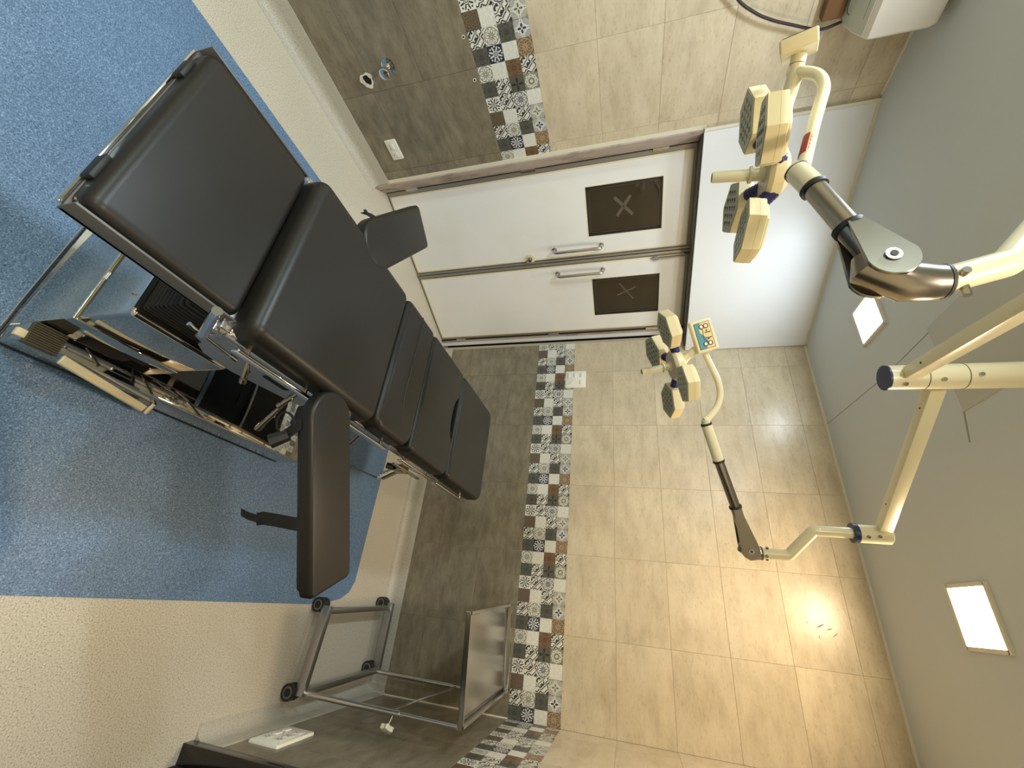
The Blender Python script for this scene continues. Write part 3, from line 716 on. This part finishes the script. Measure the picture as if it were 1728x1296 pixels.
def frame_n(tx, ty, th):
    n = Vector((tx, ty, -1)).normalized(); a = n.cross(Vector((0, 1, 0))).normalized(); b_ = n.cross(a)
    return n, a*math.cos(th)+b_*math.sin(th), -a*math.sin(th)+b_*math.cos(th)
def rect_bar(b_, p, q, w_, h_, bev=.003):
    p, q = Vector(p), Vector(q); d = (q-p); L_ = d.length; d.normalize(); s = d.cross(Vector((0, 0, 1))).normalized(); u = s.cross(d)
    rot = Matrix((d, s, u)).transposed(); b_.box((p+q)/2, (L_, w_, h_), rot=rot, bev=bev)
def surgical(label, hub, tx, ty, th, rad, arm, joint, drop, spring, yoke, post, boxc, boxdir, box_up, scl=1.0, sticker=None, lift=.020, bs=1.0):
    hub = Vector(hub); R_ = root('surgical_lamp', tuple(hub), label, 'surgical lamp'); P_ = hub
    def q(b_, name, mat, parent=R_, **k): return b_.done(name, mat, parent, origin=P_, **k)
    n, a, bb_ = frame_n(tx, ty, th)
    # swinging arm, square section
    b = B(); rect_bar(b, arm[0], arm[1], .036, .040); q(b, 'swing_arm', 'enamel')
    b = B()
    for t in (.12, .80):
        p = Vector(arm[0]).lerp(Vector(arm[1]), t); b.tube([p-Vector((0, 0, .0205)), p-Vector((0, 0, .019))], .0035, n=8)
    pieces(b, 'arm_hole', 'slot', R_, P_)
    # joint tube
    J = Vector(joint)
    b = B(); b.tube([J+Vector((0, 0, -.068)), J+Vector((0, 0, .034))], .033, n=24); b.tube([J+Vector((0, 0, .034)), J+Vector((0, 0, .038))], [.033, .028], n=24); jt = q(b, 'joint_sleeve', 'enamel')
    b = B(); b.tube([J+Vector((0, 0, -.082)), J+Vector((0, 0, -.066))], .036, n=24); b.done('joint_ring', 'blue_cap', jt, origin=P_)
    b = B()
    for zz, aa in ((-.01, -1.2), (-.045, -1.1)):
        dd = Vector((math.cos(aa), math.sin(aa), 0)); b.tube([J+dd*.030+Vector((0, 0, zz)), J+dd*.040+Vector((0, 0, zz))], .005, n=8)
    pieces(b, 'set_screw', 'arm_steel', jt, origin=P_)
    b = B(); b.tube(drop, .020, n=20, fillet=.006, fs=3); dr = q(b, 'drop_tube', 'enamel')
    e = Vector(drop[-1]); dd = (Vector(spring[0])-Vector(spring[1])); dd.z = 0; dd.normalize(); side = Vector((-dd.y, dd.x, 0))
    b = B(); b.tube([e+Vector((0, 0, .018))-side*.026, e+Vector((0, 0, .018))+side*.026], .0055, n=8); b.tube([e+Vector((0, 0, .026))-dd*.026, e+Vector((0, 0, .026))+dd*.026], .0055, n=8); pieces(b, 'bolt', 'arm_steel', dr, origin=P_)
    # knuckle: bent steel housing under the drop tube
    k0 = Vector(spring[0]); dirs = (Vector(spring[1])-k0).normalized()
    b = B(); b.tube([e+Vector((0, 0, .004)), e-Vector((0, 0, .012)), e.lerp(k0, .45)+dd*.010-Vector((0, 0, .012)), k0-Vector((0, 0, .016)), k0+dirs*.022-Vector((0, 0, .010))],
                    [.0245, .0265, .0295, .0285, .018], n=20, fillet=.0); kn = q(b, 'knuckle', 'arm_steel')
    b = B(); b.tube([e+Vector((0, 0, .003)), e+Vector((0, 0, .007))], .0255, n=20); b.done('knuckle_rim', 'slot', kn, origin=P_)
    # fork cheeks tapering into the spring arm
    s1 = Vector(spring[1]); upv = side.cross(dirs).normalized()
    if upv.z < 0: upv = -upv
    b = B()
    for sg in (-1, 1):
        o_ = side*(sg*.0315)
        out = []
        for k in range(13):
            t = PI/2+PI*k/12; out.append(k0+o_+dirs*(.034*math.cos(t))+upv*(.034*math.sin(t)))
        out += [s1+side*(sg*.0215)-upv*.012, s1+side*(sg*.0215)+upv*.012]
        b.prism(out, side*(-sg*.006), bev_all=.001, seg=1)
    b.tube([k0+dirs*.03, s1], [.018, .020], n=18)
    fk = q(b, 'arm_fork', 'arm_steel')
    b = B()
    for sg in (-1, 1):
        o_ = side*(sg*.0312); b.tube([k0+o_, k0+o_+side*sg*.0022], .0105, n=18)
    pieces(b, 'pivot_bolt', 'steel', fk, P_)
    b = B()
    for sg in (-1, 1):
        o_ = side*(sg*.0333); b.tube([k0+o_, k0+o_+side*sg*.0012], .0050, n=12)
    pieces(b, 'pivot_socket', 'slot', fk, P_)
    s2, s3, s4 = [Vector(v) for v in spring[2:5]]
    b = B(); b.tube([s1, s2], .0185, n=20); q(b, 'spring_arm', 'arm_steel')
    b = B(); b.tube([s2, s3], .0205, n=20); b.tube([s3, s4], .0165, n=20); q(b, 'arm_sleeve', 'enamel')
    for p, r_ in ((s1, .0235), (s2, .0225), (s3, .0215)):
        b = B(); b.tube([p-dirs*.004, p+dirs*.004], r_, n=20); q(b, 'black_collar', 'rubber')
    # curved yoke, control box, post
    b = B(); b.tube(yoke, .0125, n=16, fillet=.05, fs=7); yk = q(b, 'yoke_tube', 'enamel')
    b = B(); b.tube(post, .0165, n=18, fillet=.01, fs=3); po = q(b, 'post', 'enamel')
    pm = Vector(post[0]).lerp(Vector(post[1]), .45); pd = (Vector(post[1])-Vector(post[0])).normalized()
    b = B(); b.tube([pm-pd*.0006, pm+pd*.0006], .0168, n=18); b.done('post_joint', 'slot', po, origin=P_)
    bx, by = Vector(box_up).normalized(), Vector(boxdir).normalized(); bx = (bx-by*bx.dot(by)).normalized(); bz = bx.cross(by)
    # bx long side, bz short side, by face normal
    rot = Matrix((bx, bz, by)).transposed()
    b = B(); b.box(boxc, (.130*bs, .084*bs, .030), rot=rot, bev=.005, seg=3); cb = q(b, 'control_box', 'lamp_plastic')
    bc = Vector(boxc); F_ = lambda u, v, h_=.0152: bc+bx*u+bz*v+by*h_
    def plate(u0, u1, v0, v1, h_, mat, nm):
        b = B(); b.prism([F_(u0, v0, h_), F_(u1, v0, h_), F_(u1, v1, h_), F_(u0, v1, h_)], by*.0006); return b.done(nm, mat, cb, origin=P_, smooth=0)
    plate(-.054, .054, -.031, .031, .0152, 'print_dark', 'panel_border'); plate(-.052, .052, -.029, .029, .0156, 'panel_tan', 'panel_face')
    b = B(); b.prism([F_(-.052, -.029, .0160), F_(.052, -.029, .0160), F_(.052, -.006, .0160), F_(.030, -.016, .0160), F_(.012, -.014, .0160), F_(-.006, .002, .0160), F_(-.024, .008, .0160), F_(-.052, -.004, .0160)], by*.0005)
    b.done('teal_print', 'panel_teal', cb, origin=P_, smooth=0)
    b = B()
    for u in (-.034, .036):
        for v in (-.004, .014):
            ring = [F_(u+.0085*math.cos(2*PI*k/16), v+.0085*math.sin(2*PI*k/16), .0170) for k in range(17)]
            b.tube(ring, .0016, n=5, cap=False)
        b.tube([F_(u+.018*(1 if u < 0 else -1), .012, .0166), F_(u+.018*(1 if u < 0 else -1), .012, .0174)], .0035, n=8)
    for u in (-.012, .010): b.prism([F_(u-.002, .004, .0162), F_(u+.002, .004, .0162), F_(u+.002, .026, .0162), F_(u-.002, .026, .0162)], by*.0006)
    pts = [F_(.040-.075*t, -.014+.022*t+.006*math.sin(t*7), .0168) for t in [k/12 for k in range(13)]]
    b.tube(pts, .0011, n=5); b.done('panel_print', 'print_dark', cb, origin=P_)
    b = B()
    for u in (-.034, .036):
        for v in (-.004, .014): b.tube([F_(u, v, .016), F_(u, v, .0176)], .0058, n=14)
    pieces(b, 'push_button', 'white_plastic', cb, origin=P_)
    if sticker:
        s0, s1_ = Vector(sticker[0]), Vector(sticker[1]); ax = (s1_-s0); b = B(); 
        b.tube([s0, s1_], .0129, n=20, cap=False); st_ = b.done('sticker', 'panel_tan', yk, origin=P_)
        # red stripe on one long side of the sticker, two lines of small print
        tw = (Vector((0, 0, 1.5854))-s0+Vector((0, 0, 0))).normalized(); axn = ax.normalized(); tw = (tw-axn*tw.dot(axn)).normalized(); sd_ = axn.cross(tw)
        if sd_.dot(Vector((0, 0, 1))) > 0: sd_ = -sd_
        b = B()
        for k in range(4):
            t0, t1 = .15+.28*k, .15+.28*(k+1)
            f = lambda t, r_=.0131: tw*math.cos(t)*r_+sd_*math.sin(t)*r_
            b.quad(s0+f(t0), s0+f(t1), s1_+f(t1), s1_+f(t0))
        b.done('red_stripe', 'print_red', st_, origin=P_)
        b = B()
        for t0, sz in ((-.22, .0042), (-.60, .0028)):
            for k in range(9):
                x0 = .08+.093*k; f = lambda t, r_=.0131: tw*math.cos(t)*r_+sd_*math.sin(t)*r_
                dt = sz/.0131/2
                # tiny strokes of the print
                b.quad(s0+ax*x0+f(t0-dt), s0+ax*(x0+.02)+f(t0-dt), s0+ax*(x0+.02)+f(t0+dt), s0+ax*x0+f(t0+dt))
                b.quad(s0+ax*x0+f(t0+dt*(.2 if k % 2 else .8)), s0+ax*(x0+.06)+f(t0+dt*(.2 if k % 2 else .8)), s0+ax*(x0+.06)+f(t0+dt), s0+ax*x0+f(t0+dt))
        b.done('small_print', 'print_red', st_, origin=P_)
    # hub with handle
    ht = hub-n*lift
    b = B(); b.tube([ht+n*.004, ht-n*.006, ht-n*.030, ht-n*.042], [.060, .067, .064, .046], n=32); hb = q(b, 'hub', 'lamp_plastic')
    b = B(); b.tube([ht+n*.003, ht+n*.006], .058, n=32); b.done('hub_face', 'hub_grey', hb, origin=P_)
    b = B(); b.box(ht-n*.046+a*.01, (.05, .05, .01), bev=.002); b.done('hub_bracket', 'enamel', hb, origin=P_)
    b = B(); b.tube([ht+n*.004, ht+n*.012, ht+n*.014, ht+n*.034, ht+n*.035, ht+n*.041, ht+n*.042, ht+n*.126, ht+n*.130],
                    [.020, .020, .0155, .0155, .021, .021, .0145, .0140, .0125], n=22); hn = q(b, 'handle', 'enamel')
    b = B(); b.tube([ht+n*.129, ht+n*.1305], .0105, n=18); b.done('handle_end', 'slot', hn, origin=P_)
    # four hexagonal pods
    for k in range(4):
        t = PI/2*k; ra = a*math.cos(t)+bb_*math.sin(t); tg = n.cross(ra)
        pn = (n-ra*.10).normalized(); rr = (ra-pn*ra.dot(pn)).normalized(); tt = pn.cross(rr)
        c_ = hub+ra*rad; r_ = .079*scl
        hx = lambda f_, h_: [c_+rr*(f_*r_*math.cos(PI/6+PI/3*i))+tt*(f_*r_*math.sin(PI/6+PI/3*i))-pn*h_ for i in range(6)]
        b = B(); b.prism(hx(1, .0), -pn*.024, bev_all=0); b.prism(hx(.99, .0245), -pn*.016, bev_top=.003, seg=2); b.prism(hx(.84, .040), -pn*.008, bev_top=.003, seg=1)
        pod = q(b, 'lamp_pod', 'lamp_plastic', smooth=25)
        b = B(); b.prism(hx(.965, -.0025), -pn*.004); b.done('lens_plate', 'led_plate', pod, origin=P_, smooth=0)
        b = B(); b2 = B()
        pts = []
        for i in range(-2, 3):
            nn_ = 5-abs(i)
            for j2 in range(nn_): pts.append(((j2-(nn_-1)/2)*.0245*scl, i*.0212*scl))
        for u, v in pts:
            # the wells run in rows across the plate
            o2 = c_+rr*v+tt*u+pn*.0026
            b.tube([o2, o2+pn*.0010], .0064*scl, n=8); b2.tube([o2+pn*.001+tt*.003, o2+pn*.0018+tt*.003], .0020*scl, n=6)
        g = b.done('lens_grid', 'led', pod, origin=P_, smooth=0); g['kind'] = 'stuff'
        g = b2.done('lens_glints', 'led_dot', pod, origin=P_, smooth=0); g['kind'] = 'stuff'
        # navy bellows joint to the hub
        p0 = ht-n*.018+ra*.050; p1 = c_-pn*.024-rr*(r_*.80)
        b = B(); m_ = 7; pts = []; rs = []
        for i in range(m_*2+1):
            f_ = i/(m_*2); pts.append(p0.lerp(p1, f_)); rs.append(.0185 if i % 2 else .0165)
        b.tube(pts, rs, n=14); q(b, 'pod_joint', 'blue')
    return R_

surgical('farther surgical lamp, over the table head in front of the tiled wall', (-.930, 1.590, 1.759), .267, -.101, 2.152, .165,
         [(SX+.022, SY+.032, 2.485), (-.368, 1.845, 2.485)], (-.352, 1.882, 2.478),
         [(-.352, 1.882, 2.42), (-.352, 1.882, 2.272), (-.262, 1.925, 2.185), (-.262, 1.925, 2.085)],
         [(-.276, 1.905, 2.045), (-.414, 1.820, 1.998), (-.571, 1.733, 1.942), (-.700, 1.662, 1.900), (-.716, 1.650, 1.896)],
         [(-.712, 1.650, 1.893), (-.722, 1.648, 1.908), (-.768, 1.640, 1.946), (-.815, 1.622, 1.960), (-.862, 1.600, 1.952), (-.965, 1.553, 1.908)],
         [(-.995, 1.530, 1.895), (-.955, 1.562, 1.835), (-.935, 1.590, 1.815)],
         (-1.018, 1.501, 1.898), (.48, -.845, .19), (-.82, -.52, -.25), lift=.026)
surgical('nearer, larger-looking surgical lamp in front of the white door header', (-1.050, .808, 1.905), -.10, -.02, -1.912, .156,
         [(SX+.005, SY-.038, 2.400), (-.612, .650, 2.400)], (-.610, .630, 2.395),
         [(-.610, .630, 2.34), (-.605, .628, 2.222), (-.506, .600, 2.128), (-.475, .592, 2.035)],
         [(-.498, .578, 1.965), (-.581, .572, 1.940), (-.708, .592, 1.924), (-.789, .616, 1.920), (-.797, .620, 1.921)],
         [(-.797, .622, 1.916), (-.806, .625, 1.936), (-.935, .628, 1.980), (-1.07, .624, 2.030), (-1.135, .630, 2.030), (-1.180, .640, 1.985)],
         [(-1.197, .618, 2.002), (-1.165, .645, 1.995), (-1.110, .735, 1.975), (-1.075, .790, 1.960)],
         (-1.212, .606, 2.001), (-.52, -.60, -.10), (-1.10, .23, .27), bs=.88, lift=.052, sticker=((-.842, .6265, 1.9475), (-.902, .6275, 1.9685)))

# ------------------------------------------------------------------ instrument trolley
TR = root('instrument_trolley', (.30, 2.42, 0), 'stainless instrument trolley with flat tray on two side posts', 'trolley')
OT = Vector((.30, 2.42, 0))
def tq(b_, name, mat, parent=TR, **k): return b_.done(name, mat, parent, origin=OT, **k)
b = B(); rect_bar(b, (.125, 2.105, .086), (.500, 2.075, .086), .030, .046, .002); rect_bar(b, (.100, 2.745, .086), (.475, 2.745, .086), .030, .046, .002)
rect_bar(b, (.150, 2.11, .085), (.128, 2.74, .090), .028, .030, .002); rect_bar(b, (.488, 2.08, .090), (.462, 2.74, .090), .028, .030, .002)
tq(b, 'base_frame', 'steel_satin')
for x, y in ((.125, 2.115), (.490, 2.075), (.105, 2.735), (.455, 2.740)):
    b = B(); b.bb((x-.022, y-.022, .036), (x+.020, y+.022, .074), bev=.008); b.tube([(x, y, .055), (x, y, .068)], .010, n=10); c_ = tq(b, 'caster', 'rubber')
    b = B(); b.tube([(x, y-.026, .0355), (x, y-.004, .0355)], .035, n=20); b.tube([(x, y+.004, .0355), (x, y+.026, .0355)], .035, n=20); pieces(b, 'caster_wheel', 'wheel', c_, OT)
    b = B(); b.tube([(x, y-.0272, .0355), (x, y-.0258, .0355)], .024, n=18); b.tube([(x, y+.0258, .0355), (x, y+.0272, .0355)], .024, n=18); pieces(b, 'wheel_disc', 'wheel_disc', c_, OT)
    b = B(); b.tube([(x, y-.0280, .0355), (x, y-.0268, .0355)], .018, n=16); b.done('wheel_cap', 'wheel', c_, origin=OT)
b = B(); b.tube([(.490, 2.09, .085), (.492, 2.085, .60)], .0125, n=14); p1 = tq(b, 'post', 'steel')
b = B(); b.tube([(.492, 2.085, .60), (.494, 2.08, .878)], .0095, n=14); b.tube([(.492, 2.085, .590), (.492, 2.085, .604)], .0140, n=14); b.done('inner_post', 'steel', p1, origin=OT)
b = B(); b.tube([(.468, 2.735, .085), (.470, 2.72, .60)], .0125, n=14); p2 = tq(b, 'post', 'steel')
b = B(); b.tube([(.470, 2.72, .60), (.472, 2.71, .878)], .0095, n=14); b.done('inner_post', 'steel', p2, origin=OT)
b = B(); b.tube([(.492, 2.09, .540), (.471, 2.71, .620)], .006, n=10); tq(b, 'crossbar', 'chrome')
b = B(); b.tube([(.500, 2.080, .575), (.528, 2.062, .572)], .0035, n=8); kb = tq(b, 'clamp_screw', 'steel')
b = B(); kc = Vector((.534, 2.058, .571)); kd = Vector((.82, -.55, 0)).normalized(); ks = Vector((0, 0, 1)); kt = kd.cross(ks)
out = []
for k in range(24):
    t = 2*PI*k/24; rr_ = .0255+.005*math.cos(5*t); out.append(kc+ks*rr_*math.cos(t)+kt*rr_*math.sin(t))
b.prism(out, kd*.018, bev_top=.003, seg=2); b.done('clamp_knob', 'knob', kb, origin=OT)
# tray
A_, Bc, Cc_, D_ = Vector((.068, 1.985, .88)), Vector((.016, 2.700, .88)), Vector((.462, 2.805, .88)), Vector((.500, 2.060, .88))
A_, Bc, Cc_, D_ = Vector((.066, 1.975, .885)), Vector((.020, 2.705, .885)), Vector((.462, 2.812, .885)), Vector((.497, 2.058, .885))
b = B(); b.prism([A_, D_, Cc_, Bc], Vector((0, 0, .003)))
b.done('tray_shelf', 'steel', TR, origin=OT, smooth=0)
b = B()
for p, q_ in ((A_, D_), (D_, Cc_), (Cc_, Bc), (Bc, A_)):
    d = (q_-p).normalized(); e = Vector((0, 0, 1)).cross(d)  # inward
    b.prism([p, q_, q_+e*.003, p+e*.003], Vector((0, 0, .022)))
    b.prism([p+e*.0+Vector((0, 0, .020)), q_+Vector((0, 0, .020)), q_+e*.014+Vector((0, 0, .020)), p+e*.014+Vector((0, 0, .020))], Vector((0, 0, .003)))
tq(b, 'tray_rim', 'steel')
b = B(); cc_ = (A_+Bc+Cc_+D_)/4; ins = [p.lerp(cc_, .09)+Vector((0, 0, .0035)) for p in (A_, D_, Cc_, Bc)]
b.tube(ins+[ins[0]], .0035, n=8, cap=False); tq(b, 'tray_bead', 'chrome')

# ------------------------------------------------------------------ wall fittings
def plate_thing(name, label, cat, o, ex, ey, en, w_, h_, th, items, group=None):
    """switch plate: ex along width, ey along height, en out of the wall"""
    ex, ey, en, o = Vector(ex), Vector(ey), Vector(en), Vector(o)
    t = root(name, tuple(o), label, cat, group)
    rot = Matrix((ex, ey, en)).transposed()
    b = B(); b.prism([rot @ Vector((p.x, p.y, 0)) for p in rounded(-w_/2, w_/2, -h_/2, h_/2, .006, 0, 4)], en*th, bev_top=th*.6, seg=2); b.done('cover_plate', 'white_plastic', t)
    for kind, u, v in items:
        c_ = rot @ Vector((u, v, 0))
        if kind == 'switch':
            b = B(); b.box(c_+en*(th+.001), (.036, .020, .005), rot=rot, bev=.0015); b.done('rocker_switch', 'white_plastic', t)
            b = B(); b.box(c_+en*(th-.0003)-rot @ Vector((0, .0125, 0)), (.036, .0018, .001), rot=rot); b.done('switch_shadow_gap', 'slot', t)
        else:
            b = B(); b.box(c_+en*(th), (.036, .036, .002), rot=rot, bev=.0008); m_ = b.done('outlet', 'white_plastic', t)
            b = B()
            b.box(c_+en*(th+.0011)+rot @ Vector((-.008, .0, 0)), (.0022, .008, .0006), rot=rot); b.box(c_+en*(th+.0011)+rot @ Vector((.008, .0, 0)), (.0022, .006, .0006), rot=rot)
            b.tube([c_+en*(th+.0008)+rot @ Vector((0, -.010, 0)), c_+en*(th+.0014)+rot @ Vector((0, -.010, 0))], .0030, n=8); b.done('outlet_slots', 'slot', m_)
    return t
# left wall: by the doors, set sideways
plate_thing('wall_socket', 'white switch and socket plate on the dark tiles left of the doors', 'socket', (XL, 1.283, .259), (0, 1, 0), (0, 0, 1), (1, 0, 0), .124, .072, .009,
            [('switch', -.022, .0), ('outlet', .028, 0)])
plate_thing('wall_socket', 'large white switch plate on the light tiles above the patchwork band', 'socket', (-1.582, YB, 1.217), (1, 0, 0), (0, 0, 1), (0, -1, 0), .148, .160, .010,
            [('switch', -.034, .048), ('switch', -.034, -.002), ('outlet', .034, -.03), ('switch', .030, .045)][:4] + [('switch', -.034, -.048)])
plate_thing('wall_socket', 'large white socket plate low on the right wall behind the trolley', 'socket', (XR, 1.880, .202), (0, -1, 0), (0, 0, 1), (-1, 0, 0), .220, .140, .012,
            [('outlet', -.055, .03), ('outlet', 0, .03), ('outlet', .055, .03), ('switch', -.055, -.03), ('switch', 0, -.03), ('outlet', .055, -.03)])
# tap
tt_ = root('water_tap', (XL, .865, .452), 'small chrome angle tap on the dark tiles of the left wall', 'tap'); OO = Vector((XL, .865, .452))
b = B(); b.tube([OO, OO+Vector((.006, 0, 0))], .036, n=24); b.tube([OO+Vector((.006, 0, 0)), OO+Vector((.010, 0, 0))], [.036, .022], n=24); b.done('wall_flange', 'chrome', tt_, origin=OO)
b = B(); b.tube([OO+Vector((.005, 0, 0)), OO+Vector((.062, 0, 0))], .014, n=18); b.tube([OO+Vector((.035, 0, .0)), OO+Vector((.035, .005, -.032))], .011, n=14); b.done('tap_body', 'chrome', tt_, origin=OO)
b = B(); b.tube([OO+Vector((.060, .0, 0)), OO+Vector((.064, .0, 0)), OO+Vector((.084, .0, 0)), OO+Vector((.088, 0, 0))], [.018, .026, .026, .020], n=24); b.done('tap_knob', 'chrome', tt_, origin=OO)
ho = root('pipe_opening', (XL, .905, .302), 'round white-plastered pipe hole in the dark tiles below the tap', 'pipe hole'); OO = Vector((XL, .905, .302))
b = B(); ring = []
for k in range(20):
    t = 2*PI*k/20; rr_ = .036+.005*math.sin(3*t+1)+.003*math.sin(7*t); ring.append(OO+Vector((0, rr_*math.cos(t)*1.0, rr_*math.sin(t))))
b.prism(ring, Vector((.0025, 0, 0)), bev_top=.001, seg=1); b.done('plaster_ring', 'plaster', ho, origin=OO)
b = B(); ring = []
for k in range(16):
    t = 2*PI*k/16; rr_ = .021+.004*math.sin(2*t+.5)+.002*math.sin(5*t); ring.append(OO+Vector((.0020, rr_*math.cos(t)-.003, rr_*math.sin(t)+.005)))
b.prism(ring, Vector((.0010, 0, 0))); b.done('dark_bore', 'gap', ho, origin=OO)
for (y, z), lb in (((.829, .881), 'small drilled plug hole just under the patchwork band, farther from the doors'), ((1.017, .875), 'small drilled plug hole just under the patchwork band, nearer the doors')):
    OO = Vector((XL, y, z)); t = root('plug_hole', tuple(OO), lb, 'hole')
    b = B(); b.tube([OO, OO+Vector((.0018, 0, 0))], .0085, n=12); b.done('plug_rim', 'plaster', t, origin=OO)
    b = B(); b.tube([OO, OO+Vector((.0024, 0, 0))], .0050, n=10); b.done('plug_bore', 'gap', t, origin=OO)

# air conditioner
AC = root('air_conditioner', (XL, .72, 2.52), 'white split air conditioner high on the left wall', 'air conditioner'); OO = Vector((XL, .72, 2.52))
y0, y1 = .28, 1.108
prof = [(-2.363, 2.522), (-2.30, 2.522), (-2.235, 2.532), (-2.17, 2.558), (-2.150, 2.572), (-2.146, 2.60), (-2.146, 2.775), (-2.160, 2.802), (-2.19, 2.812), (-2.363, 2.812)]
b = B(); b.prism([Vector((x, y0, z)) for x, z in prof], Vector((0, y1-y0, 0)), bev_top=.014, seg=4)
b.done('shell', 'ac_white', AC, origin=OO, smooth=30)
b = B(); us = [(-2.355, 2.5205), (-2.30, 2.5205), (-2.235, 2.5305), (-2.172, 2.5560), (-2.172, 2.560), (-2.235, 2.5345), (-2.30, 2.5245), (-2.355, 2.5245)]
b.prism([Vector((x, y0+.01, z)) for x, z in us], Vector((0, y1-y0-.022, 0))); b.done('underside', 'ac_grey', AC, origin=OO, smooth=30)
def onus(x):  # height of the underside at x
    return 2.5205 if x < -2.30 else 2.5205+(x+2.30)/.128*.0355
b = B(); lv = rounded(-2.305, -2.195, .34, 1.060, .020, 0, 5)
b.tube([Vector((p.x, p.y, onus(p.x)-.0015)) for p in lv+[lv[0]]], .0018, n=5, cap=False); b.done('louver_gap', 'slot', AC, origin=OO)
b = B(); b.prism([Vector((p.x, p.y, onus(p.x)-.001)) for p in rounded(-2.302, -2.198, .343, 1.057, .018, 0, 5)], Vector((0, 0, .002))); b.done('louver', 'ac_grey', AC, origin=OO, smooth=30)
b = B(); b.bb((XL, .55, 2.44), (XL+.045, 1.085, 2.515), bev=.006)
tag(b.done('wooden_block', 'wood'), 'brown wooden bearer fixed under the air conditioner', 'wood block')
b = B(); cb_ = [(.80, 1.97), (.90, 2.06), (.955, 2.11), (1.010, 2.19), (1.045, 2.26), (1.068, 2.32), (1.10, 2.40), (1.118, 2.46), (1.10, 2.53)]
b.tube([(XL+.035, y, z) for y, z in cb_], .0062, n=8, fillet=.03)
tag(b.done('power_cable', 'cable'), 'dark brown cable hanging from the end of the air conditioner', 'cable')
